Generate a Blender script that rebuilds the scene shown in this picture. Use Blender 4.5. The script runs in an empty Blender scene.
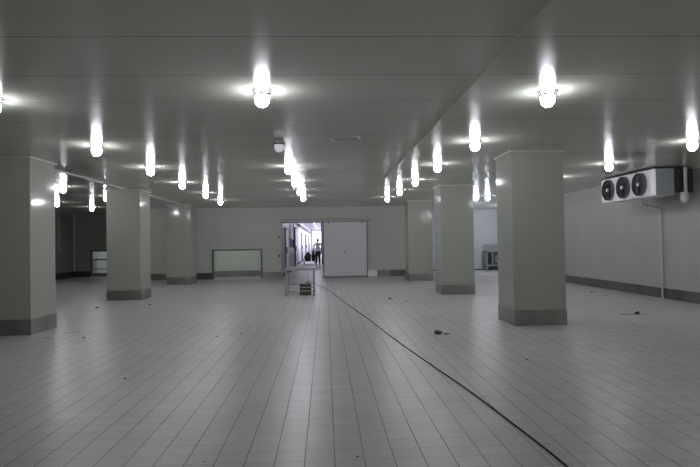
import bpy, bmesh, math, random
from mathutils import Vector, Matrix
random.seed(7)
S = bpy.context.scene
C = S.collection
PI = math.pi
H = 3.026            # ceiling height
EYE = 1.48
YB = 24.76           # back wall
TL = 0.203           # floor tile

# ------------------------------------------------------------------ materials
def nt(name):
    m = bpy.data.materials.new(name); m.use_nodes = True
    n = m.node_tree; b = n.nodes['Principled BSDF']
    return m, n, b
def N(n, t, **k):
    x = n.nodes.new(t)
    for a, v in k.items(): setattr(x, a, v)
    return x
def M(n, op, a, b=None, c=None, clamp=False):
    x = N(n, 'ShaderNodeMath', operation=op); x.use_clamp = clamp
    for i, v in enumerate((a, b, c)):
        if v is None: continue
        if isinstance(v, (int, float)): x.inputs[i].default_value = v
        else: n.links.new(v, x.inputs[i])
    return x.outputs[0]
def mixc(n, f, a, b):
    x = N(n, 'ShaderNodeMix', data_type='RGBA')
    for i, v in ((0, f), (6, a), (7, b)):
        if isinstance(v, (int, float)): x.inputs[i].default_value = v
        elif isinstance(v, tuple): x.inputs[i].default_value = (*v, 1)
        else: n.links.new(v, x.inputs[i])
    return x.outputs[2]
def noise(n, vec, scale, detail=3, rough=.5):
    x = N(n, 'ShaderNodeTexNoise'); x.inputs['Scale'].default_value = scale
    x.inputs['Detail'].default_value = detail; x.inputs['Roughness'].default_value = rough
    if vec is not None: n.links.new(vec, x.inputs['Vector'])
    return x.outputs['Fac']
def stretch(n, vec, sc):
    x = N(n, 'ShaderNodeVectorMath', operation='MULTIPLY'); n.links.new(vec, x.inputs[0]); x.inputs[1].default_value = sc
    return x.outputs[0]
def mat(name, col, rough=.5, metal=0, var=.06, scale=6, spec=.5):
    m, n, b = nt(name)
    tc = N(n, 'ShaderNodeTexCoord'); f = noise(n, tc.outputs['Object'], scale)
    c = mixc(n, f, tuple(v*(1-var) for v in col), tuple(min(1, v*(1+var)) for v in col))
    n.links.new(c, b.inputs['Base Color'])
    b.inputs['Roughness'].default_value = rough; b.inputs['Metallic'].default_value = metal
    b.inputs['Specular IOR Level'].default_value = spec
    return m
def emit(name, col, s, base=(.8, .8, .8)):
    m, n, b = nt(name)
    b.inputs['Base Color'].default_value = (*base, 1)
    b.inputs['Emission Color'].default_value = (*col, 1)
    b.inputs['Emission Strength'].default_value = s
    return m
def line_mask(n, coord, period, phase, half):
    """1 on thin lines every <period>"""
    t = M(n, 'FRACT', M(n, 'DIVIDE', M(n, 'SUBTRACT', coord, phase - period*50), period))
    d = M(n, 'MINIMUM', t, M(n, 'SUBTRACT', 1.0, t))
    return M(n, 'SUBTRACT', 1.0, M(n, 'SMOOTH_MIN', M(n, 'DIVIDE', d, half/period), 1.0, .1), clamp=True)

def floor_material():
    m, n, b = nt('tile_floor')
    tc = N(n, 'ShaderNodeTexCoord'); v = tc.outputs['Object']
    s = N(n, 'ShaderNodeSeparateXYZ'); n.links.new(v, s.inputs[0])
    x, y = s.outputs[0], s.outputs[1]
    wob = M(n, 'MULTIPLY', M(n, 'SUBTRACT', noise(n, v, .6, 1), .5), .012)
    gx = line_mask(n, M(n, 'ADD', x, wob), TL, .04, .0055)
    gy = line_mask(n, M(n, 'ADD', y, wob), TL*.935, 3.94, .0045)
    wear = noise(n, v, 1.3, 4, .6)
    wear = M(n, 'MULTIPLY_ADD', wear, 2.2, -.45, clamp=True)
    g1 = M(n, 'MULTIPLY', gx, M(n, 'MULTIPLY_ADD', wear, .55, .55))
    g2 = M(n, 'MULTIPLY', gy, M(n, 'MULTIPLY_ADD', wear, .5, .30))
    g = M(n, 'MAXIMUM', g1, g2)
    # tone of each tile
    cx = M(n, 'FLOOR', M(n, 'DIVIDE', M(n, 'SUBTRACT', x, .04), TL)); cyy = M(n, 'FLOOR', M(n, 'DIVIDE', M(n, 'SUBTRACT', y, 3.94), TL*.935))
    cb = N(n, 'ShaderNodeCombineXYZ'); n.links.new(cx, cb.inputs[0]); n.links.new(cyy, cb.inputs[1])
    wn = N(n, 'ShaderNodeTexWhiteNoise', noise_dimensions='2D'); n.links.new(cb.outputs[0], wn.inputs['Vector'])
    tone = M(n, 'MULTIPLY_ADD', wn.outputs['Value'], .10, .95)
    dirt = M(n, 'MULTIPLY_ADD', noise(n, v, .45, 5, .6), .36, .82)
    base = N(n, 'ShaderNodeVectorMath', operation='SCALE'); base.inputs[0].default_value = (.62, .615, .605)
    n.links.new(M(n, 'MULTIPLY', tone, dirt), base.inputs['Scale'])
    sp = M(n, 'GREATER_THAN', noise(n, v, 9, 4, .7), .73)
    c = mixc(n, M(n, 'MULTIPLY', sp, .5), base.outputs[0], (.12, .115, .11))
    c = mixc(n, g, c, (.045, .043, .043))
    n.links.new(c, b.inputs['Base Color'])
    r = M(n, 'MULTIPLY_ADD', noise(n, v, 3.0, 4, .6), .16, .26)
    n.links.new(M(n, 'ADD', r, M(n, 'MULTIPLY', g, .3)), b.inputs['Roughness'])
    bp = N(n, 'ShaderNodeBump'); bp.inputs['Strength'].default_value = .25; bp.inputs['Distance'].default_value = .004
    hh = M(n, 'SUBTRACT', M(n, 'MULTIPLY', noise(n, v, 5, 3), .5), g)
    n.links.new(hh, bp.inputs['Height']); n.links.new(bp.outputs[0], b.inputs['Normal'])
    b.inputs['Specular IOR Level'].default_value = .5
    return m
def panel_material(name, col, axis, period, phase, rough, seam=.35, half=.006, var=.08, bumpy=.03, spec=.5, sb=.6):
    m, n, b = nt(name)
    tc = N(n, 'ShaderNodeTexCoord'); v = tc.outputs['Object']
    s = N(n, 'ShaderNodeSeparateXYZ'); n.links.new(v, s.inputs[0])
    g = line_mask(n, s.outputs[axis], period, phase, half)
    f = noise(n, stretch(n, v, (.5, 1.6, 1)), .8, 4, .6)
    c = mixc(n, f, tuple(k*(1-var) for k in col), tuple(k*(1+var) for k in col))
    c = mixc(n, M(n, 'MULTIPLY', g, seam), c, (.03, .03, .03))
    n.links.new(c, b.inputs['Base Color'])
    rr = M(n, 'MULTIPLY_ADD', f, .12, rough-.06); n.links.new(rr, b.inputs['Roughness'])
    bp = N(n, 'ShaderNodeBump'); bp.inputs['Strength'].default_value = .3; bp.inputs['Distance'].default_value = .01
    hh = M(n, 'SUBTRACT', M(n, 'MULTIPLY', noise(n, v, 2.2, 2), bumpy*10), M(n, 'MULTIPLY', g, sb))
    n.links.new(hh, bp.inputs['Height']); n.links.new(bp.outputs[0], b.inputs['Normal'])
    b.inputs['Specular IOR Level'].default_value = spec
    return m
def steel_material(name, col, rough=.35):
    m, n, b = nt(name)
    tc = N(n, 'ShaderNodeTexCoord'); v = tc.outputs['Object']
    f = noise(n, stretch(n, v, (1.0, 1.0, .25)), 1.8, 3, .5)
    f2 = M(n, 'MULTIPLY_ADD', f, 2.4, -.7, clamp=True)
    c = mixc(n, f2, tuple(k*.75 for k in col), tuple(min(1, k*1.25) for k in col))
    n.links.new(c, b.inputs['Base Color'])
    b.inputs['Metallic'].default_value = .75
    n.links.new(M(n, 'MULTIPLY_ADD', f, .2, rough-.1), b.inputs['Roughness'])
    return m

FL = floor_material()
CEIL = panel_material('ceiling_panels', (.49, .505, .44), 1, .985, 4.3, .17, seam=.7, half=.012, spec=.2, bumpy=.004, var=.04, sb=.03)
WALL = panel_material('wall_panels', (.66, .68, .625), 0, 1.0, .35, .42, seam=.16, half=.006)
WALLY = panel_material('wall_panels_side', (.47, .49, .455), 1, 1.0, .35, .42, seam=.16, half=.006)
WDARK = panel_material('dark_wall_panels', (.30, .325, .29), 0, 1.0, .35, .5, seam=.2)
WWHITE = panel_material('white_wall_panels', (.60, .62, .66), 0, 1.0, .35, .4, seam=.15)
PILLAR = mat('pillar_paint', (.41, .43, .375), .10, var=.03, scale=2, spec=.35)
TRIM = mat('painted_trim', (.52, .54, .50), .35, var=.05)
STEEL = steel_material('brushed_steel', (.30, .30, .28))
STEELD = steel_material('dull_steel', (.20, .20, .185))
STEELL = steel_material('bright_steel', (.78, .79, .80), .3)
PIPE = mat('white_plastic', (.62, .64, .62), .4)
DARK = mat('black_rubber', (.015, .015, .017), .6)
SEAL = mat('dark_seal', (.05, .052, .055), .6)
DOORP = mat('door_panel_paint', (.86, .87, .89), .38, var=.03)
CASE = mat('cooler_casing', (.80, .80, .84), .4, var=.03)
CASEG = mat('cooler_end_cap', (.36, .38, .40), .45, var=.05)
FIN = mat('coil_fins', (.05, .052, .055), .5, .3, var=.4, scale=60)
BLACK = mat('fan_black', (.012, .012, .014), .5)
HUB = mat('fan_hub', (.75, .75, .74), .4)
SOCK = emit('collar_fill_glow', (.93, .92, 1.0), 6)  # collar glow added to lighten the ring's shadow on the ceiling
RING = mat('lamp_ring', (.02, .018, .035), .6)
BULB = emit('lit_globe', (.93, .92, 1.0), 98.0)
DIM = emit('faint_globe', (.9, .92, 1.0), .35)  # weak emission added so the unlit globe renders lighter
CARD = mat('cardboard_dark', (.085, .072, .05), .8, var=.35, scale=25)
RAG = mat('cloth_scrap', (.40, .38, .33), .9, var=.3, scale=25)
DIRT = mat('dark_dirt', (.07, .068, .064), .8, var=.4, scale=20)
STAIN = mat('damp_stain', (.2, .2, .195), .35, var=.3, scale=20)
CABLE = mat('cable_rubber', (.012, .012, .018), .7, spec=.2)
SHIRT = mat('cream_shirt', (.66, .58, .50), .85, var=.08)
TROUS = mat('dark_trousers', (.03, .032, .05), .85)
SKIN = mat('skin', (.38, .22, .15), .55)
HAIR = mat('black_hair', (.012, .011, .012), .6)
SACK = mat('black_sack', (.018, .018, .024), .55, var=.4, scale=8)
TUBE = emit('corridor_tube', (.86, .82, 1.0), 12)
DAYE = emit('end_daylight', (.88, .84, 1.0), 3)
DAY = emit('daylight_pane', (.84, .80, 1.0), 2.2)
TABLE = mat('table_steel', (.42, .42, .43), .35, .4)
SHROUD = mat('fan_shroud_grey', (.13, .135, .14), .45)
FRAMEG = mat('pale_door_frame', (.33, .33, .37), .5)
FRAMEM = mat('hatch_frame_steel', (.17, .17, .165), .4, .3)
FRAME = mat('grey_door_frame', (.09, .09, .11), .5)

# ------------------------------------------------------------------ mesh helpers
def bx(bm, x0, x1, y0, y1, z0, z1, bev=0):
    r = bmesh.ops.create_cube(bm, size=1)
    vs = r['verts']
    for v in vs:
        v.co = Vector(((x0+x1)/2 + v.co.x*(x1-x0), (y0+y1)/2 + v.co.y*(y1-y0), (z0+z1)/2 + v.co.z*(z1-z0)))
    if bev:
        es = list({e for v in vs for e in v.link_edges})
        bmesh.ops.bevel(bm, geom=es, offset=bev, segments=2, affect='EDGES', profile=.7)
def tube(bm, a, b, r, seg=10, r2=None, caps=True):
    a, b = Vector(a), Vector(b); d = b-a
    q = d.to_track_quat('Z', 'Y').to_matrix().to_4x4()
    bmesh.ops.create_cone(bm, cap_ends=caps, segments=seg, radius1=r, radius2=r if r2 is None else r2, depth=d.length,
                          matrix=Matrix.Translation((a+b)/2) @ q)
def torus(bm, c, axis, R, r, seg=28, s2=6):
    q = Vector(axis).to_track_quat('Z', 'Y').to_matrix().to_4x4(); T = Matrix.Translation(c) @ q
    vs = [[bm.verts.new(T @ Vector(((R+r*math.cos(2*PI*j/s2))*math.cos(2*PI*i/seg), (R+r*math.cos(2*PI*j/s2))*math.sin(2*PI*i/seg), r*math.sin(2*PI*j/s2)))) for j in range(s2)] for i in range(seg)]
    for i in range(seg):
        for j in range(s2):
            bm.faces.new((vs[i][j], vs[(i+1) % seg][j], vs[(i+1) % seg][(j+1) % s2], vs[i][(j+1) % s2]))
def lathe(bm, prof, c=(0, 0, 0), seg=20, axis=(0, 0, 1)):
    q = Vector(axis).to_track_quat('Z', 'Y').to_matrix().to_4x4(); T = Matrix.Translation(c) @ q
    rings = []
    for r, z in prof:
        if r < 1e-6: rings.append([bm.verts.new(T @ Vector((0, 0, z)))])
        else: rings.append([bm.verts.new(T @ Vector((r*math.cos(2*PI*i/seg), r*math.sin(2*PI*i/seg), z))) for i in range(seg)])
    for A, B in zip(rings, rings[1:]):
        for i in range(seg):
            j = (i+1) % seg
            if len(A) == 1 and len(B) == 1: continue
            if len(A) == 1: bm.faces.new((A[0], B[i], B[j]))
            elif len(B) == 1: bm.faces.new((A[i], A[j], B[0]))
            else: bm.faces.new((A[i], A[j], B[j], B[i]))
def obj(name, bm, m, parent=None, smooth=False, loc=None):
    bmesh.ops.recalc_face_normals(bm, faces=bm.faces[:])
    me = bpy.data.meshes.new(name); bm.to_mesh(me); bm.free()
    me.materials.append(m)
    if smooth:
        for f in me.polygons: f.use_smooth = True
        me.set_sharp_from_angle(angle=math.radians(40))
    o = bpy.data.objects.new(name, me); C.objects.link(o)
    if parent: o.parent = parent
    if loc: o.location = loc
    return o
def NB(): return bmesh.new()
def box(name, m, dims, parent=None, bev=0):
    bm = NB(); bx(bm, *dims, bev); return obj(name, bm, m, parent)
def boxes(name, m, lst, parent=None, bev=0):
    bm = NB()
    for d in lst: bx(bm, *d, bev)
    return obj(name, bm, m, parent)
def struct(o): o['kind'] = 'structure'; return o
def tag(o, label, cat, group=None, kind=None):
    o['label'] = label; o['category'] = cat
    if group: o['group'] = group
    if kind: o['kind'] = kind
    return o
def thing(name, label, cat, loc=(0, 0, 0), rz=0, group=None):
    o = bpy.data.objects.new(name, None); C.objects.link(o); o.empty_display_size = .1
    o.location = loc; o.rotation_euler = (0, 0, rz)
    return tag(o, label, cat, group)
def root_struct(name, loc=(0, 0, 0)):
    o = bpy.data.objects.new(name, None); C.objects.link(o); o.location = loc; o['kind'] = 'structure'; return o

# ------------------------------------------------------------------ room shell
Y0 = -3.0
XL, XR = -12.2, 8.22
YR = 28.5            # rear wall of the two deeper bays
struct(box('floor', FL, (-13, 12, Y0-.3, 78, -.12, 0)))
struct(box('ceiling', CEIL, (-13, 12, Y0-.3, 31.5, H, H+.12)))
struct(box('ceiling_corridor', mat('corridor_ceiling', (.5, .5, .54), .5), (-2.1, 1.65, 31.5, 78, 3.25, 3.37)))
struct(box('wall_front', WALL, (-13, 12, Y0-.15, Y0, 0, H)))
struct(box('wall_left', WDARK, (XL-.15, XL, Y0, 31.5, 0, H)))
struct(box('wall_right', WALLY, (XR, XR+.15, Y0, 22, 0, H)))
struct(boxes('wall_back', WALL, [(-8.5, -4.80, YB, YB+.15, 0, H), (-4.80, -2.75, YB, YB+.15, 1.23, H), (-2.75, -1.86, YB, YB+.15, 0, H),
    (-1.86, -.08, YB, YB+.15, 2.36, H), (-.08, 4.5, YB, YB+.15, 0, H)]))
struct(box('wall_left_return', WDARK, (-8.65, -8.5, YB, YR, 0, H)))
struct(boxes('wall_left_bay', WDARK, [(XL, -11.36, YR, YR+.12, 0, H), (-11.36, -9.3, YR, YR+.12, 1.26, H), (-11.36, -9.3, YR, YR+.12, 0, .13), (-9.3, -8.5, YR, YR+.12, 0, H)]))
struct(box('wall_behind_hatch', WALL, (-8.5, -2.1, 26.3, 26.45, 0, H)))
struct(box('wall_right_return', WWHITE, (4.5, 4.65, YB+.15, YR, 0, H)))
struct(box('wall_right_bay', WWHITE, (4.5, 11.15, YR, YR+.15, 0, H)))
struct(box('wall_right_end', WWHITE, (11, 11.15, 22, YR, 0, H)))
struct(box('wall_right_corner', WWHITE, (XR+.15, 11.15, 22-.15, 22, 0, H)))
struct(box('wall_store', WWHITE, (XL, -8.5, 31.35, 31.5, 0, H)))
struct(box('wall_store_side', WWHITE, (-8.65, -8.5, YR+.12, 31.35, 0, H)))
# corridor behind the sliding door
struct(box('wall_corridor_left', WWHITE, (-2.1, -1.95, YB+.15, 78, 0, 3.25)))
struct(boxes('wall_corridor_right', WWHITE, [(1.5, 1.65, YB+.15, 42, 0, 3.25), (-.3, 1.5, 42, 42.15, 0, 3.25), (-.3, -.15, 42.15, 78, 0, .85), (-.3, -.15, 42.15, 78, 3.0, 3.25)]))
struct(box('wall_corridor_end', WWHITE, (-1.95, -.3, 76, 76.15, 0, 3.25)))

# steel kick plates along the walls
bk = NB()
for a, b in ((-8.5, -5.55), (-2.72, -1.9), (2.2, 2.75)): bx(bk, a, b, YB-.02, YB, 0, .27)
struct(obj('baseboard_back', bk, STEEL))
struct(boxes('baseboard_back_dull', STEELD, [(-5.55, -4.84, YB-.02, YB, 0, .27), (2.75, 4.5, YB-.02, YB, 0, .27)]))
struct(box('baseboard_back_bright', STEELL, (1.80, 2.2, YB-.025, YB, 0, .26)))
struct(box('baseboard_right', STEELD, (XR-.02, XR, Y0, 22, 0, .25)))
struct(box('baseboard_left', SEAL, (XL, XL+.02, Y0, YR, 0, .28)))
struct(boxes('baseboard_left_bay', SEAL, [(XL+.02, -11.40, YR-.02, YR, 0, .28), (-9.26, -8.65, YR-.02, YR, 0, .28)]))
struct(box('baseboard_hatch', STEEL, (-8.5, -2.1, 26.28, 26.3, 0, .27)))
struct(box('baseboard_right_bay', SEAL, (4.65, 7.80, YR-.03, YR, 0, .05)))
struct(box('baseboard_corridor', SEAL, (-1.95, -1.92, YB+.15, 76, 0, .12)))

# ceiling trims and wall-top angles
t1 = NB(); bx(t1, 1.48, 1.71, Y0, YB, H-.005, H); bx(t1, 1.465, 1.485, Y0, YB, H-.014, H)
struct(obj('trim_1', t1, CEIL))
struct(boxes('trim_2', TRIM, [(-5.41, -5.35, 10.87, 15.93, H-.03, H), (-5.41, -5.35, 16.85, 21.97, H-.03, H)]))
struct(box('trim_3', TRIM, (XR-.035, XR, Y0, 22, H-.03, H)))
struct(box('trim_4', WALL, (-8.5, 4.5, YB-.03, YB, H-.025, H)))
struct(box('trim_5', WALL, (XL+.0, XL+.05, YR-.05, YR, .28, H)))

# ------------------------------------------------------------------ pillars
W = .9
PL = [(-5.89, 9.96, 'pale green panel-clad pillar at the left edge, nearest of the left row'),
      (-5.95, 15.94, 'pale green panel-clad pillar, middle one of the left row'),
      (-5.99, 21.98, 'pale green panel-clad pillar, farthest of the left row near the back wall'),
      (3.23, 9.80, 'large pale green panel-clad pillar, nearest of the right row, left of the cooling unit'),
      (3.19, 15.76, 'pale green panel-clad pillar, middle one of the right row'),
      (3.10, 21.47, 'pale green panel-clad pillar, farthest of the right row beside the sliding door')]
def make_pillar():
    t = thing('pillar', '', 'pillar', group='clad pillars')
    bm = NB(); bx(bm, 0, W, 0, W, .26, H-.001, .012); obj('cladding', bm, PILLAR, t)
    bm = NB(); bx(bm, -.014, W+.014, -.014, W+.014, 0, .262, .01); obj('kick_plate', bm, STEEL, t)
    bm = NB()
    for d in ((-.035, W+.035, -.035, 0), (-.035, W+.035, W, W+.035), (-.035, 0, 0, W), (W, W+.035, 0, W)): bx(bm, *d, H-.03, H-.001)
    obj('top_trim', bm, TRIM, t)
    bm = NB()
    for (x, y, sx, sy) in ((0, 0, 1, 1), (W, 0, -1, 1), (0, W, 1, -1), (W, W, -1, -1)):
        xs = sorted((x, x+sx*.055)); ys = sorted((y-sy*.003, y))
        bx(bm, xs[0], xs[1], ys[0], ys[1], .26, H-.03)
        xs = sorted((x-sx*.003, x)); ys = sorted((y, y+sy*.055))
        bx(bm, xs[0], xs[1], ys[0], ys[1], .26, H-.03)
    obj('corner_trim', bm, PILLAR, t)
    return t
def dup(root):
    r = root.copy(); C.objects.link(r)
    for ch in list(root.children):
        c = ch.copy(); C.objects.link(c); c.parent = r
        for g in list(ch.children):
            d = g.copy(); C.objects.link(d); d.parent = c
    return r
p0 = make_pillar()
for i, (x, y, lab) in enumerate(PL):
    o = p0 if i == 0 else dup(p0)
    o.location = (x, y, 0); o['label'] = lab

# ------------------------------------------------------------------ ceiling lamps
def make_lamp(globe_mat):
    t = thing('ceiling_lamp', '', 'lamp', group='round ceiling lamps')
    bm = NB(); lathe(bm, [(0, -.001), (.066, -.001), (.066, -.008), (.060, -.012), (.062, -.041), (0, -.041)], seg=20); obj('collar', bm, SOCK if globe_mat is BULB else PIPE, t, True)
    bm = NB(); lathe(bm, [(.058, -.036), (.086, -.036), (.0895, -.044), (.086, -.053), (.066, -.053), (.058, -.036)], seg=28); obj('rim', bm, RING, t, True)
    bm = NB(); prof = [(.066, -.045), (.071, -.060), (.073, -.080), (.072, -.100)]
    for k in range(1, 6):
        a = k/5*PI/2; prof.append((.072*math.cos(a) if k < 5 else 0, -.100-.070*math.sin(a)))
    lathe(bm, prof, seg=14); obj('globe', bm, globe_mat, t, True)
    return t
LAMPS = []
ords = ['nearest', 'second nearest', 'third nearest', 'fourth nearest', 'fifth nearest', 'farthest']
GY = [5.74, 8.59, 11.34, 13.97, 16.4, 18.7]
for k in range(6):
    if k == 1: LAMPS.append((-.67, GY[k], 'unlit round ceiling lamp, the only dark one, second in the row left of centre', 1))
    else: LAMPS.append(([-.61, 0, -.70, -.72, -.71, -.70][k], GY[k], 'lit round ceiling lamp in the row over the table, %s of that row' % ords[k], 0))
for k, y in enumerate([5.80, 8.64, 11.27, 14.03, 16.8, 19.5]):
    LAMPS.append(([2.30, 2.29, 2.23, 2.22, 2.19, 2.12][k], y, 'lit round ceiling lamp in the row along the right pillars, %s of that row' % ords[k], 0))
for k, y in enumerate([6.0, 8.80, 11.3, 14.1, 17.0, 19.8]):
    LAMPS.append(([-3.368, -3.42, -3.37, -3.45, -3.48, -3.56][k], y, 'lit round ceiling lamp in the row along the left pillars, %s of that row' % ords[k], 0))
LAMPS += [(-6.57, 14.76, 'lit round ceiling lamp just right of the nearest left pillar, upper one of two', 0),
          (-6.58, 17.62, 'lit round ceiling lamp half hidden by the left edge of the middle left pillar', 0),
          (-9.02, 19.79, 'lit round ceiling lamp touching the nearest left pillar, lower one of two', 0),
          (-8.98, 22.59, 'lit round ceiling lamp in front of the dark back bay, above the low bright opening', 0),
          (5.80, 8.82, 'lit round ceiling lamp at the right edge, beyond the cooling unit', 0),
          (5.74, 11.38, 'lit round ceiling lamp just left of the cooling unit, above its fans', 0),
          (5.57, 19.5, 'lit round ceiling lamp between the nearest and middle right pillars', 0)]
lit = make_lamp(BULB); dark = make_lamp(DIM); used = {0: False, 1: False}
for x, y, lab, d in LAMPS:
    src = dark if d else lit
    o = src if not used[d] else dup(src)
    used[d] = True
    o.location = (x*1.015, y*1.015, H-(.012 if 1.48 < x < 1.71 else 0)); o['label'] = lab

# round cap flush in the ceiling
t = thing('blanking_disc', 'round blanking disc with raised rim on the ceiling left of the seam', 'disc', (.31, 8.5, H))
bm = NB(); lathe(bm, [(0, -.008), (.17, -.008), (.19, -.001)], seg=32); obj('plate', bm, CEIL, t, True)
bm = NB(); torus(bm, (0, 0, -.004), (0, 0, 1), .215, .014, 36, 8); obj('rim', bm, TRIM, t, True)

# ------------------------------------------------------------------ sliding door
d = root_struct('door_1', (0, YB, 0))
bm = NB(); bx(bm, -.07, 1.76, -.13, -.03, .04, 2.36, .006); obj('panel', bm, DOORP, d)
boxes('gasket', SEAL, [(-.085, -.07, -.125, -.03, .02, 2.37), (1.76, 1.785, -.125, -.03, .02, 2.37), (-.07, 1.76, -.12, -.03, .012, .04), (-.07, 1.76, -.12, -.03, 2.36, 2.372)], d)
boxes('rail_bracket', SEAL, [(-1.9, 1.83, -.06, 0, 2.37, 2.48)], d)
bm = NB(); bx(bm, .80, .83, -.17, -.13, 1.02, 1.14, .006); obj('handle', bm, FRAME, d)
bm = NB(); tube(bm, (-1.98, -.10, 2.425), (1.88, -.10, 2.425), .042, 12); obj('track_rail', bm, CASE, d)
for x in (.15, 1.55):
    bm = NB(); bx(bm, x-.03, x+.03, -.145, -.125, 2.28, 2.42, .004); obj('hanger', bm, STEEL, d)
bm = NB(); tube(bm, (1.86, -.10, 2.425), (1.94, -.10, 2.425), .058, 12); obj('end_stop', bm, STEELL, d)
struct(boxes('trim_6', TRIM, [(-1.90, -1.86, YB-.03, YB+.17, 0, 2.40), (-1.86, -.08, YB-.03, YB+.17, 2.34, 2.40), (-.12, -.08, YB+.0, YB+.17, 0, 2.34)]))
for z, lab in ((1.75, 'small dark switch on back wall left of doorway, upper one'), (.95, 'small dark switch on back wall left of doorway, lower one')):
    s = thing('wall_switch', lab, 'switch', (-1.99, YB, z))
    bm = NB(); bx(bm, -.035, .035, -.025, 0, -.05, .05, .004); obj('plate', bm, FRAME, s)
    bm = NB(); bx(bm, -.012, .012, -.035, -.025, -.02, .02); obj('rocker', bm, SEAL, s)

# low framed openings
w = root_struct('window_1', (0, YB, 0))
boxes('frame', FRAMEM, [(-4.84, -4.78, -.03, .17, 0, 1.25), (-2.77, -2.71, -.03, .17, 0, 1.25), (-4.84, -2.71, -.03, .17, 1.20, 1.26)], w)
w = root_struct('window_2', (0, YR, 0))
boxes('frame', FRAME, [(-11.40, -11.33, -.03, .14, .10, 1.29), (-9.33, -9.26, -.03, .14, .10, 1.29), (-11.33, -9.33, -.03, .14, 1.22, 1.29), (-11.33, -9.33, -.03, .14, .10, .17)], w)

# ------------------------------------------------------------------ steel table with box, near the door
def make_table(label, loc, w, dpt, h, m, rails=(.13, .23)):
    t = thing('steel_table', label, 'table', loc)
    bm = NB(); bx(bm, 0, w, 0, dpt, h-.025, h, .005); bx(bm, .02, w-.02, .02, .04, h-.07, h-.025); bx(bm, .02, w-.02, dpt-.04, dpt-.02, h-.07, h-.025)
    obj('tabletop', bm, m, t)
    for x in (.03, w-.03):
        for y in (.03, dpt-.03):
            bm = NB(); tube(bm, (x, y, .02), (x, y, h-.03), .019, 10); lg = obj('leg', bm, m, t, True)
            bm = NB(); tube(bm, (x, y, 0), (x, y, .03), .024, 10); obj('foot', bm, DARK, lg)
    for z in rails:
        for a, b in (((.03, .03), (w-.03, .03)), ((.03, dpt-.03), (w-.03, dpt-.03)), ((.03, .03), (.03, dpt-.03)), ((w-.03, .03), (w-.03, dpt-.03))):
            bm = NB(); tube(bm, (*a, z), (*b, z), .013, 8); obj('rail', bm, m, t, True)
    return t
tb = make_table('bare steel table with thin legs standing in front of the doorway', (-1.165, 16.25, 0), .84, 1.32, .775, TABLE)
bm = NB(); bx(bm, .06, .20, .02, .16, .66, .705, .01); obj('bracket', bm, FRAME, tb)
# the box below it, with a crumpled cloth on top
t = thing('cardboard_box', 'small dark cardboard box with a raised flap on the floor beneath the steel table', 'box', (-.60, 16.62, 0), .06)
bm = NB()
bx(bm, -.165, .165, -.13, .13, 0, .285, .012); bx(bm, -.17, .17, -.135, .135, .20, .21)
obj('carton', bm, CARD, t)
bm = NB(); bx(bm, -.16, .0, -.12, .12, 0, .006)
fl = obj('flap', bm, CARD, t, loc=(0, 0, .286)); fl.rotation_euler = (0, .18, 0)
def lump(bm, c, r, sc, seed, sub=3, amp=.35):
    rnd = random.Random(seed); ph = [rnd.uniform(0, 6.28) for _ in range(9)]; fr = [rnd.uniform(1.5, 5) for _ in range(9)]
    res = bmesh.ops.create_icosphere(bm, subdivisions=sub, radius=1)
    for v in res['verts']:
        p = v.co.copy()
        k = 1+amp*(math.sin(p.x*fr[0]+ph[0])*math.sin(p.y*fr[1]+ph[1])+.5*math.sin(p.z*fr[2]*2+ph[2]+p.x*fr[3])+.3*math.sin(p.y*fr[4]*2.5+ph[4]+p.z*3))
        q = Vector((p.x*sc[0], p.y*sc[1], p.z*sc[2]))*k*r
        if q.z < -sc[2]*r*.6: q.z = -sc[2]*r*.6
        v.co = Vector(c)+q
bm = NB(); lump(bm, (0, 0, 0), .085, (1, .9, .62), 5, 3, .25)
zc = min(v.co.z for v in bm.verts)
tag(obj('crumpled_cloth', bm, RAG, None, True, (-.53, 16.62, .292-zc)), 'crumpled beige cloth lying on top of the dark box under the table', 'cloth')

# ------------------------------------------------------------------ cable along the floor
pts = [(1.56, 3.2), (1.535, 3.7), (1.53, 4.05), (1.475, 4.6), (1.395, 5.52), (1.23, 6.92), (1.02, 8.66), (.80, 11.0), (.54, 13.41), (.32, 15.5), (.11, 17.68), (-.2, 19.7), (-.50, 21.4), (-.72, 23.2), (-.80, 25.2), (-.92, 29), (-1.15, 35)]
cu = bpy.data.curves.new('tmp', 'CURVE'); cu.dimensions = '3D'; sp = cu.splines.new('NURBS'); sp.points.add(len(pts)-1)
for i, (x, y) in enumerate(pts): sp.points[i].co = (x+.008*math.sin(i*2.1), y, .0075, 1)
sp.use_endpoint_u = True; sp.order_u = 3; sp.resolution_u = 8
cu.bevel_depth = .0065; cu.bevel_resolution = 2
tmp = bpy.data.objects.new('tmp', cu); C.objects.link(tmp)
dg = bpy.context.evaluated_depsgraph_get(); me = bpy.data.meshes.new_from_object(tmp.evaluated_get(dg))
bpy.data.objects.remove(tmp)
me.materials.clear(); me.materials.append(CABLE)
o = bpy.data.objects.new('power_cable', me); C.objects.link(o)
tag(o, 'long black cable running over the tiles from the doorway to the right foreground', 'cable')

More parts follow.
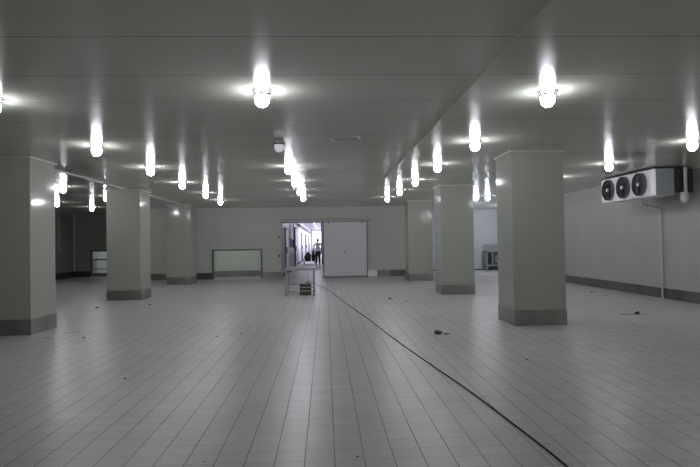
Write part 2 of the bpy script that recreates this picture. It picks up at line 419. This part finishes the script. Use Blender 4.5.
# ------------------------------------------------------------------ scraps and stains on the floor
def scrap(x, y, r, sc, m, seed, label, cat='debris', name='debris_scrap', sub=2):
    bm = NB(); lump(bm, (0, 0, 0), r, sc, seed, sub, .3)
    zmin = min(v.co.z for v in bm.verts)
    o = obj(name, bm, m, None, True, (x, y, -zmin+.0005)); o.rotation_euler.z = seed*1.3
    tag(o, label, cat)
    return o
scrap(1.77, 9.14, .075, (1.0, .7, .42), DIRT, 3, 'crumpled dark rag on the tiles left of the nearest right pillar', 'rag', 'crumpled_rag', 3)
scrap(1.90, 9.12, .055, (1.1, .6, .12), DIRT, 14, 'flat dark scrap touching the crumpled rag', 'debris')
scrap(6.03, 10.98, .06, (.9, .7, .5), DIRT, 8, 'small dark lump on the damp patch below the cooling unit', 'debris', sub=3)
def flat(name, x, y, rx, ry, seed, label, cat='stain', m=STAIN, rz=0):
    rnd = random.Random(seed); bm = NB(); n = 22
    vs = [bm.verts.new((rx*math.cos(2*PI*i/n)*rnd.uniform(.6, 1.1), ry*math.sin(2*PI*i/n)*rnd.uniform(.6, 1.1), 0)) for i in range(n)]
    f = bm.faces.new(vs); r = bmesh.ops.extrude_face_region(bm, geom=[f])
    for v in [g for g in r['geom'] if isinstance(g, bmesh.types.BMVert)]: v.co.z = .0012
    o = obj(name, bm, m, None, False, (x, y, .0002)); o.rotation_euler.z = rz
    tag(o, label, cat)
flat('floor_stain', 5.92, 10.95, .34, .10, 2, 'dark damp patch on the floor below the cooling unit')
flat('floor_stain', -4.38, 10.15, .16, .035, 4, 'thin dark stain on the floor right of the nearest left pillar', rz=.2)
flat('floor_stain', -4.58, 9.66, .09, .05, 6, 'small dark mark in front of the nearest left pillar corner')
flat('floor_stain', 5.5, 13.9, .22, .07, 9, 'faint dark mark near the right wall kick plate', rz=.3)
for i, (x, y, r, lab) in enumerate([
    (-3.93, 9.52, .030, 'tiny dark crumb right of the nearest left pillar foot'),
    (-4.39, 14.55, .060, 'dark scrap at the foot of the middle left pillar'),
    (-5.5, 14.1, .05, 'small dark scrap in the gap left of the middle left pillar'),
    (-2.25, 6.53, .026, 'dark crumb alone on the left foreground tiles'),
    (-.85, 3.99, .010, 'tiny speck among the near left foreground tiles'),
    (-1.75, 9.32, .022, 'dark speck on the tiles left of the table, left one of two'),
    (-1.42, 9.60, .024, 'dark speck on the tiles left of the table, right one of two'),
    (1.64, 14.86, .06, 'small dark scrap on the tiles halfway to the sliding door'),
    (1.95, 14.1, .035, 'tiny scrap right beside the scrap halfway to the sliding door'),
    (.20, 3.99, .014, 'round black pellet on the tiles in the near foreground'),
    (.33, 4.42, .007, 'tiny speck beyond the black pellet in the foreground'),
    (2.45, 7.01, .018, 'small brown crumb on the tiles right of the cable'),
    (1.60, 8.0, .018, 'tiny crumb nearer than the crumpled rag'),
    (4.55, 11.0, .035, 'small dark crumb right of the nearest right pillar'),
    (5.30, 9.75, .022, 'tiny crumb on the tiles nearer than the damp patch'),
    (7.30, 15.6, .05, 'small dark scrap on the floor by the right wall kick plate')]):
    scrap(x, y, r*.75, (1.1, .8, .4), DIRT, 20+i, lab, 'debris')

# ------------------------------------------------------------------ ceiling cooling unit
ev = thing('cooling_unit', 'white three-fan cooling unit hung under the ceiling by the right wall', 'cooling unit', (7.2, 12.24, 0))
L = 2.44; ZB, ZT = 2.40, 2.985
FY = [.60, 1.32, 2.04]; FZ = 2.695; FR = .25
bm = NB()   # fan panel with three round holes: polygon ring grid
def panel_hole(bm, y0, y1, z0, z1, cy, cz, R, x0, x1, n=32):
    outer = []
    inner = []
    for i in range(n):
        a = 2*PI*i/n; c, s = math.cos(a), math.sin(a)
        k = min(((y1-cy)/c if c > 1e-6 else (y0-cy)/c if c < -1e-6 else 1e9), ((z1-cz)/s if s > 1e-6 else (z0-cz)/s if s < -1e-6 else 1e9))
        outer.append((cy+c*k, cz+s*k)); inner.append((cy+c*R, cz+s*R))
    for x in (x0, x1):
        A = [bm.verts.new((x, *q)) for q in outer]; B = [bm.verts.new((x, *q)) for q in inner]
        for i in range(n):
            j = (i+1) % n
            bm.faces.new((A[i], A[j], B[j], B[i]))
        if x == x0: A0, B0 = A, B
    for i in range(n):
        j = (i+1) % n
        bm.faces.new((B0[i], B0[j], B[j], B[i]))
edges = [.24, .96, 1.68, L]
for (a, b), cy in zip(zip(edges, edges[1:]), FY): panel_hole(bm, a, b, ZB, ZT, cy, FZ, FR, 0, .015)
bx(bm, 0, .015, 0, .24, ZB, ZT)
for y in (.24, .96, 1.68): bx(bm, -.004, 0, y-.008, y+.008, ZB, ZT)
obj('fan_panel', bm, CASE, ev)
boxes('casing', CASE, [(.015, .42, L-.012, L, ZB, ZT), (.015, .42, .012, L-.012, ZB, ZB+.012), (.015, .42, .012, L-.012, ZT-.012, ZT)], ev)
box('end_cap', CASEG, (.015, .42, 0, .012, ZB, ZT), ev)
boxes('top_gap_shade', SEAL, [(-.015, .8, .0, L, ZT, ZT+.018)], ev)  # dark strip painted for the shaded gap above the casing
bm = NB(); bx(bm, .42, .56, .05, L-.05, ZB+.06, ZT-.01)
for k in range(40): bx(bm, .56, .575, .05+k*.058, .065+k*.058, ZB+.06, ZT-.01)
bx(bm, .42, .86, .03, .05, ZB+.06, ZT-.01); obj('coil', bm, FIN, ev)  # dark end plate also stands for the shadowed wall gap beside the coil
for k in range(6):
    bm = NB(); torus(bm, (.50+.03*(k % 2), .02, ZB+.12+k*.08), (1, 0, 0), .022, .007, 14, 6); obj('return_bend', bm, STEELD, ev, True)
for i, cy in enumerate(FY):
    bm = NB(); lathe(bm, [(FR-.004, .01), (FR-.004, -.065), (FR+.012, -.07), (FR+.012, 0)], (0, cy, FZ), 36, (1, 0, 0))
    sh = obj('fan_shroud', bm, SHROUD, ev, True)
    bm = NB(); lathe(bm, [(0, -.025), (FR-.006, -.025), (FR-.006, -.015), (0, -.015)], (0, cy, FZ), 30, (1, 0, 0)); obj('back_plate', bm, BLACK, sh)
    bm = NB()
    for r in (.09, .13, .17, .21, .245): torus(bm, (-.070, cy, FZ), (1, 0, 0), r, .0032, 30, 5)
    for k in range(8):
        a = k*PI/4+.2; tube(bm, (-.068, cy+.06*math.cos(a), FZ+.06*math.sin(a)), (-.068, cy+.25*math.cos(a), FZ+.25*math.sin(a)), .004, 5)
    obj('guard', bm, BLACK, sh)
    bm = NB()
    for k in range(5):
        a = k*2*PI/5+i; R = Matrix.Translation((-.045, cy, FZ)) @ Matrix.Rotation(a, 4, 'X')
        vs = [R @ Vector(q) for q in ((-.008, .05, -.03), (.008, .05, .035), (.010, .225, .085), (-.014, .225, -.07))]
        q = [bm.verts.new(v) for v in vs]; q2 = [bm.verts.new(v+Vector((.004, 0, 0))) for v in vs]
        bm.faces.new(q); bm.faces.new(q2[::-1])
        for u in range(4): bm.faces.new((q[u], q[(u+1) % 4], q2[(u+1) % 4], q2[u]))
    obj('fan_blades', bm, BLACK, sh)
    bm = NB(); lathe(bm, [(0, -.084), (.03, -.082), (.042, -.074), (.042, -.03), (0, -.03)], (0, cy, FZ), 18, (1, 0, 0)); obj('hub', bm, HUB, sh, True)
for y in (.35, 1.15, 2.0):
    bm = NB(); bx(bm, .12, .16, y-.02, y+.02, ZT, H-.001); obj('hanger', bm, STEEL, ev)
bm = NB(); lathe(bm, [(0, 0), (.018, 0), (.02, -.03), (.012, -.05), (.012, -.09), (0, -.09)], (.05, 1.70, ZB), 12); obj('drain_nozzle', bm, PIPE, ev, True)
# insulated pipe with bulging bend behind the unit
t = thing('insulated_pipe', 'pale insulated pipe with a rounded lower bend behind the cooling unit', 'pipe', (7.84, 12.19, 0))
bm = NB(); tube(bm, (0, 0, 2.42), (0, 0, 3.0), .035, 14); obj('riser', bm, PIPE, t, True)
bm = NB(); lathe(bm, [(0, -.16), (.05, -.15), (.075, -.11), (.085, -.05), (.085, .05), (.07, .08), (0, .085)], (-.03, 0, 2.38), 16)
obj('bend_cover', bm, PIPE, t, True)
# drain pipe down the wall
t = thing('drain_pipe', 'thin white drain pipe running from cooling unit down the right wall', 'pipe', (0, 0, 0))
bm = NB(); tube(bm, (XR-.06, 13.68, .0), (XR-.06, 13.68, 2.20), .024, 12); obj('downpipe', bm, PIPE, t, True)
bm = NB(); tube(bm, (XR-.06, 13.68, 2.19), (7.45, 13.2, 2.26), .012, 10); tube(bm, (7.45, 13.2, 2.25), (7.45, 13.2, 2.40), .012, 10); obj('branch', bm, STEEL, t, True)
for z in (.55, 1.3, 2.0):
    bm = NB(); tube(bm, (XR-.06, 13.68, z-.01), (XR-.06, 13.68, z+.01), .03, 12); bx(bm, XR-.05, XR-.0, 13.665, 13.695, z-.01, z+.01); obj('clip', bm, PIPE, t)
# conduit on the dark left wall
t = thing('wall_conduit', 'thin pale conduit ending halfway down the dark left bay wall', 'conduit', (XL+.03, 26.9, 0))
bm = NB(); tube(bm, (0, 0, 1.4), (0, 0, H-.01), .014, 8); obj('tube', bm, PIPE, t, True)
bm = NB(); bx(bm, -.03, .03, -.05, .05, 1.32, 1.42, .006); obj('switch_box', bm, PIPE, t)

# ------------------------------------------------------------------ far right bay: steel cabinet with open bays
cb = thing('steel_cabinet', 'light grey cabinet with dark open bays against the far right wall', 'cabinet', (7.85, YR-.62, 0))
boxes('body', mat('pale_steel', (.36, .38, .37), .4), [(0, 2.2, .58, .60, 0.05, 1.27), (0, .05, 0, .58, .05, .94), (2.15, 2.2, 0, .58, .05, .94), (0, 2.2, 0, .58, .90, .94), (0, 2.2, 0, .58, .22, .27), (.27, .32, 0, .58, .27, .90)], cb)
box('bay_front_shade', BLACK, (.06, .26, .03, .05, .28, .89), cb)  # black sheet painting the shade inside the open bay
box('bay_back_shade', BLACK, (.05, 2.15, .55, .578, .27, .90), cb)  # black sheet added to deepen the shade in the bays
boxes('plinth', SEAL, [(0, 2.2, .06, .56, 0, .05)], cb)
ap = thing('steel_appliance', 'dark steel machine with a round drum in the cabinet bay', 'machine', (8.20, YR-.56, .271))
bm = NB(); bx(bm, 0, .9, 0, .45, 0, .55, .02); obj('housing', bm, FRAME, ap)
bm = NB(); torus(bm, (.3, -.01, .30), (0, 1, 0), .17, .025); obj('drum_ring', bm, STEELL, ap, True)
bm = NB(); bx(bm, .55, .85, -.015, 0, .1, .45, .005); obj('front_panel', bm, STEEL, ap)

# work table seen through the low opening in the left bay
make_table('dark framed table beyond the low bright opening in the left bay', (-11.9, 29.5, 0), 2.2, .7, .84, STEELD, (.33,))

# ------------------------------------------------------------------ corridor beyond the door
def cdoor(n, y, wdt, zt, fm=None):
    fm = fm or FRAME
    d = root_struct('door_%d' % n, (-1.95, y, 0))
    box('panel', DOORP, (0, .06, .08, wdt, .05, zt), d)
    boxes('frame', fm, [(0, .09, 0, .07, 0, zt+.08), (0, .07, wdt, wdt+.09, 0, zt+.08), (0, .08, .07, wdt, zt, zt+.08)], d)
    bm = NB(); bx(bm, .06, .13, .25, .30, 1.0, 1.3, .01); obj('handle', bm, FRAME, d)
cdoor(2, 27.4, 2.2, 2.15, FRAMEG); cdoor(3, 36.0, 2.2, 2.4); cdoor(4, 46.0, 2.2, 2.2, FRAMEG); cdoor(5, 55.5, 2.4, 2.2); cdoor(6, 66.0, 2.4, 2.2)
w = root_struct('window_3', (-.3, 42.15, 0))
box('pane', DAY, (.0, .05, .05, 33.5, .9, 2.95), w)
boxes('frame', PIPE, [(-.03, .05, 6*k, 6*k+.08, .85, 3.0) for k in range(6)], w)
w = root_struct('window_4', (-1.12, 76, 0))
box('pane', DAYE, (-.55, .7, -.03, 0, .9, 3.0), w)
boxes('frame', PIPE, [(-.60, -.55, -.05, 0, .85, 3.05), (.7, .75, -.05, 0, .85, 3.05), (.05, .09, -.05, 0, .9, 3.0)], w)
for k, y in enumerate((50, 57, 65)):
    t = thing('tube_lamp', ['lit tube lamp on the corridor ceiling beyond the doorway, nearest one in view', 'lit tube lamp on the corridor ceiling beyond the doorway, middle one in view', 'lit tube lamp on the corridor ceiling beyond the doorway, farthest one in view'][k], 'lamp', (-.95, y, 3.25), group='corridor tube lamps')
    box('fixture', PIPE, (-.07, .07, -.7, .7, -.06, 0), t)
    bm = NB(); tube(bm, (0, -.65, -.075), (0, .65, -.075), .03, 8); obj('tube', bm, TUBE, t)
# pipes high on the left wall of the corridor
t = thing('corridor_pipe', 'grey pipe run high along the left wall of the corridor', 'pipe', (-1.85, 0, 0))
bm = NB(); tube(bm, (0, 40, 2.75), (0, 75, 2.75), .07, 10); obj('pipe_run', bm, FRAME, t, True)
for y in (42, 50, 58, 66, 74): box('bracket', STEEL, (-.10, .02, y-.03, y+.03, 2.66, 2.84), t)

for y, z, lab in ((31.5, 1.5, 'small grey control box on the corridor wall just inside the doorway'), (34.6, 1.45, 'dark control box on the corridor wall, left of the dark door post')):
    t = thing('control_box', lab, 'control box', (-1.95, y, z))
    bm = NB(); bx(bm, 0, .14, -.2, .2, -.25, .25, .01); obj('housing', bm, FRAMEG if y < 33 else FRAME, t)
    bm = NB(); bx(bm, .14, .15, -.15, .15, -.2, .2, .003); obj('cover', bm, FRAME, t)
    bm = NB(); tube(bm, (.04, 0, .25), (.04, 0, 3.25-z), .018, 8); obj('conduit', bm, FRAMEG, t, True)
# trolley with sacks
tr = thing('platform_trolley', 'small platform trolley with sacks in the corridor, left of the walking person', 'trolley', (-1.14, 40.2, 0))
bm = NB(); bx(bm, -.46, .46, -.3, .3, .20, .25, .01); obj('deck', bm, FRAME, tr)
for x in (-.36, .36):
    for y in (-.22, .22):
        bm = NB(); tube(bm, (x-.02, y, .09), (x+.02, y, .09), .09, 16); wh = obj('wheel', bm, DARK, tr, True)
        bm = NB(); bx(bm, x-.03, x-.022, y-.02, y+.02, .08, .2); bx(bm, x+.022, x+.03, y-.02, y+.02, .08, .2); obj('fork', bm, STEEL, wh)
bm = NB(); tube(bm, (-.44, -.26, .25), (-.50, -.26, .95), .014, 8); tube(bm, (-.44, .26, .25), (-.50, .26, .95), .014, 8); tube(bm, (-.50, -.26, .95), (-.50, .26, .95), .014, 8); obj('push_handle', bm, STEEL, tr, True)
def sack(x, y, z, r, sc, seed, label):
    t = thing('black_sack', label, 'sack', (x, y, z), group='black sacks in the corridor')
    bm = NB(); lump(bm, (0, 0, 0), r, sc, seed, 3, .12)
    zm = min(v.co.z for v in bm.verts)
    for v in bm.verts: v.co.z -= zm
    obj('bag', bm, SACK, t, True)
    top = r*sc[2]*1.55
    bm = NB(); lathe(bm, [(.05, 0), (.03, .05), (.035, .07), (.07, .13), (.04, .12), (0, .08)], (0, 0, top-.03), 10); obj('tied_neck', bm, SACK, t, True)
sack(-1.25, 40.05, .255, .30, (.80, .9, 1.1), 4, 'lower plump black sack on the corridor trolley, left one')
sack(-.87, 40.1, .255, .24, (.65, .9, 1.75), 6, 'taller black sack on the corridor trolley, nearer the walking person')
sack(-.08, 39.6, 0, .26, (.75, .8, 2.0), 9, 'tall dark sack partly hidden behind the edge of the sliding door')

# ------------------------------------------------------------------ walking person, seen from behind
def skin_mesh(name, verts, edges, m, parent, sub=2):
    me = bpy.data.meshes.new('tmp'); me.from_pydata([v[:3] for v in verts], edges, [])
    o = bpy.data.objects.new('tmp', me); C.objects.link(o)
    md = o.modifiers.new('skin', 'SKIN'); md.use_smooth_shade = True
    if not me.skin_vertices: raise RuntimeError('no skin layer')
    sv = me.skin_vertices[0].data
    for i, v in enumerate(verts):
        sv[i].radius = (v[3], v[4] if len(v) > 4 else v[3]); sv[i].use_root = (i == 0)
    s = o.modifiers.new('sub', 'SUBSURF'); s.levels = sub; s.render_levels = sub
    dg = bpy.context.evaluated_depsgraph_get(); dg.update()
    me2 = bpy.data.meshes.new_from_object(o.evaluated_get(dg)); me2.name = name
    bpy.data.objects.remove(o)
    me2.materials.clear(); me2.materials.append(m)
    for f in me2.polygons: f.material_index = 0; f.use_smooth = True
    q = bpy.data.objects.new(name, me2); C.objects.link(q); q.parent = parent
    return q
pe = thing('person', 'person in cream shirt and dark trousers walking away down the corridor', 'person', (-.53, 38.95, 0), .05)
V = [(0, 0, .96, .13, .10), (0, .01, 1.12, .125, .09), (0, .01, 1.30, .155, .10), (0, 0, 1.42, .12, .08), (0, 0, 1.50, .052), (0, .015, 1.56, .052), (0, .03, 1.63, .078, .09), (0, .03, 1.70, .06, .075),
     (-.09, 0, .88, .085), (-.10, .09, .50, .058), (-.10, .02, .12, .04), (-.105, .14, .05, .035),
     (.09, 0, .88, .085), (.10, .02, .50, .058), (.10, -.16, .13, .04), (.105, -.05, .05, .035),
     (-.19, 0, 1.41, .055), (-.25, -.03, 1.14, .042), (-.25, .07, .90, .032), (-.245, .10, .80, .036),
     (.19, 0, 1.41, .055), (.26, .03, 1.14, .042), (.24, .16, .93, .032), (.235, .20, .84, .036)]
E_ = [(0, 1), (1, 2), (2, 3), (3, 4), (4, 5), (5, 6), (6, 7), (0, 8), (8, 9), (9, 10), (10, 11), (0, 12), (12, 13), (13, 14), (14, 15), (3, 16), (16, 17), (17, 18), (18, 19), (3, 20), (20, 21), (21, 22), (22, 23)]
for s, (hx, hy, hz) in ((-1, V[19][:3]), (1, V[23][:3])):
    wi = 19 if s < 0 else 23
    for k in range(4):
        i = len(V); V.append((hx+(k-1.5)*.004, hy-.03+k*.02, hz-.05, .009)); V.append((hx-s*.008, hy-.032+k*.021+.006, hz-.10+abs(k-1.4)*.008, .008))
        E_ += [(wi, i), (i, i+1)]
    i = len(V); V.append((hx-s*.01, hy+.05, hz-.02, .010)); V.append((hx-s*.015, hy+.065, hz-.055, .009)); E_ += [(wi, i), (i, i+1)]
skin_mesh('body', V, E_, SKIN, pe)
sv_ = [(0, 0, .88, .175, .135), (0, 0, .98, .165, .125), (0, .01, 1.12, .15, .11), (0, .01, 1.30, .205, .13), (0, 0, 1.43, .15, .10), (0, 0, 1.475, .07),
       (-.22, 0, 1.40, .085), (-.27, -.025, 1.16, .075), (.22, 0, 1.40, .085), (.28, .025, 1.16, .075)]
skin_mesh('shirt', sv_, [(0, 1), (1, 2), (2, 3), (3, 4), (4, 5), (4, 6), (6, 7), (4, 8), (8, 9)], SHIRT, pe)
tv = [(0, 0, .94, .15, .115), (-.085, 0, .86, .12), (-.095, .09, .50, .095), (-.10, .02, .10, .075), (.085, 0, .86, .12), (.095, .02, .50, .095), (.10, -.155, .11, .075)]
skin_mesh('trousers', tv, [(0, 1), (1, 2), (2, 3), (0, 4), (4, 5), (5, 6)], TROUS, pe)
bm = NB(); bmesh.ops.create_uvsphere(bm, u_segments=20, v_segments=14, radius=1)
for v in bm.verts:
    p = v.co.copy(); v.co = Vector((p.x*.095, p.y*.108+.015, p.z*.115+1.665))
    if p.y > .45 and p.z < .45: v.co.y = .015+.05
obj('hair', bm, HAIR, pe, True)
for x, y in ((-.105, .02), (.105, -.16)):
    bm = NB(); bx(bm, x-.05, x+.05, y-.09, y+.19, .0, .09, .03); obj('shoe', bm, BLACK, pe, True)
for x in (-.095, .095):
    bm = NB(); lump(bm, (x, .03, 1.645), .022, (.5, .8, 1.3), 3, 2, .05); obj('ear', bm, SKIN, pe, True)

# ------------------------------------------------------------------ lights of adjoining rooms, hidden hall lamps, added fill
def point(name, loc, power, col=(1, 1, 1), r=.12):
    l = bpy.data.lights.new(name, 'POINT'); l.energy = power; l.color = col; l.shadow_soft_size = r
    o = bpy.data.objects.new(name, l); C.objects.link(o); o.location = loc; return o
for i, q in enumerate([(5.75, 14.1), (5.70, 16.9)]):
    point('hall_lamp_light', (q[0], q[1], H-.14), 24, (.93, .92, 1), .07)
la = bpy.data.lights.new('rear_fill', 'AREA'); la.shape = 'RECTANGLE'; la.size = 9; la.size_y = 2.2; la.energy = 55; la.color = (.97, 1, .97)  # added soft fill behind the camera, stands for no known source
lo = bpy.data.objects.new('rear_fill', la); C.objects.link(lo); lo.location = (1.5, Y0+.05, 1.5); lo.rotation_euler = (PI/2, 0, 0)
point('bay_light', (8.3, 25.0, 2.6), 100, (.88, .9, 1))
point('bay_light_b', (6.2, 23.4, 2.7), 12, (.88, .9, 1))
point('passage_light', (-4.0, 25.5, 2.7), 24, (.9, .93, 1))
point('store_light', (-10.4, 30.2, 2.7), 60, (.95, .97, 1))
point('corridor_light', (.2, 29.0, 2.6), 34, (.88, .88, 1))
point('corridor_light_b', (-.6, 37.0, 2.9), 42, (.88, .86, 1))

w = bpy.data.worlds.new('world'); S.world = w; w.use_nodes = True
w.node_tree.nodes['Background'].inputs[0].default_value = (.5, .52, .55, 1)
w.node_tree.nodes['Background'].inputs[1].default_value = .05

# ------------------------------------------------------------------ camera
f, yaw, pit, rol = 576.07, .0425795, .0153668, -.0156755
cd = bpy.data.cameras.new('camera'); cam = bpy.data.objects.new('camera', cd); C.objects.link(cam)
cd.sensor_width = 36; cd.lens = f/700*36; cd.clip_end = 200; cd.clip_start = .05
fw = Vector((math.sin(yaw)*math.cos(pit), math.cos(yaw)*math.cos(pit), math.sin(pit)))
r = Vector((math.cos(yaw), -math.sin(yaw), 0)); u = r.cross(fw)
r2 = r*math.cos(rol)+u*math.sin(rol); u2 = -r*math.sin(rol)+u*math.cos(rol)
mw = Matrix((r2, u2, -fw)).transposed().to_4x4(); mw.translation = (0, 0, EYE)
cam.matrix_world = mw
S.camera = cam

S.cycles.use_denoising = True
S.cycles.max_bounces = 8
S.cycles.sample_clamp_indirect = 4
S.view_settings.view_transform = 'Standard'; S.view_settings.look = 'None'
S.view_settings.exposure = 0; S.view_settings.gamma = 1; S.view_settings.use_curve_mapping = False
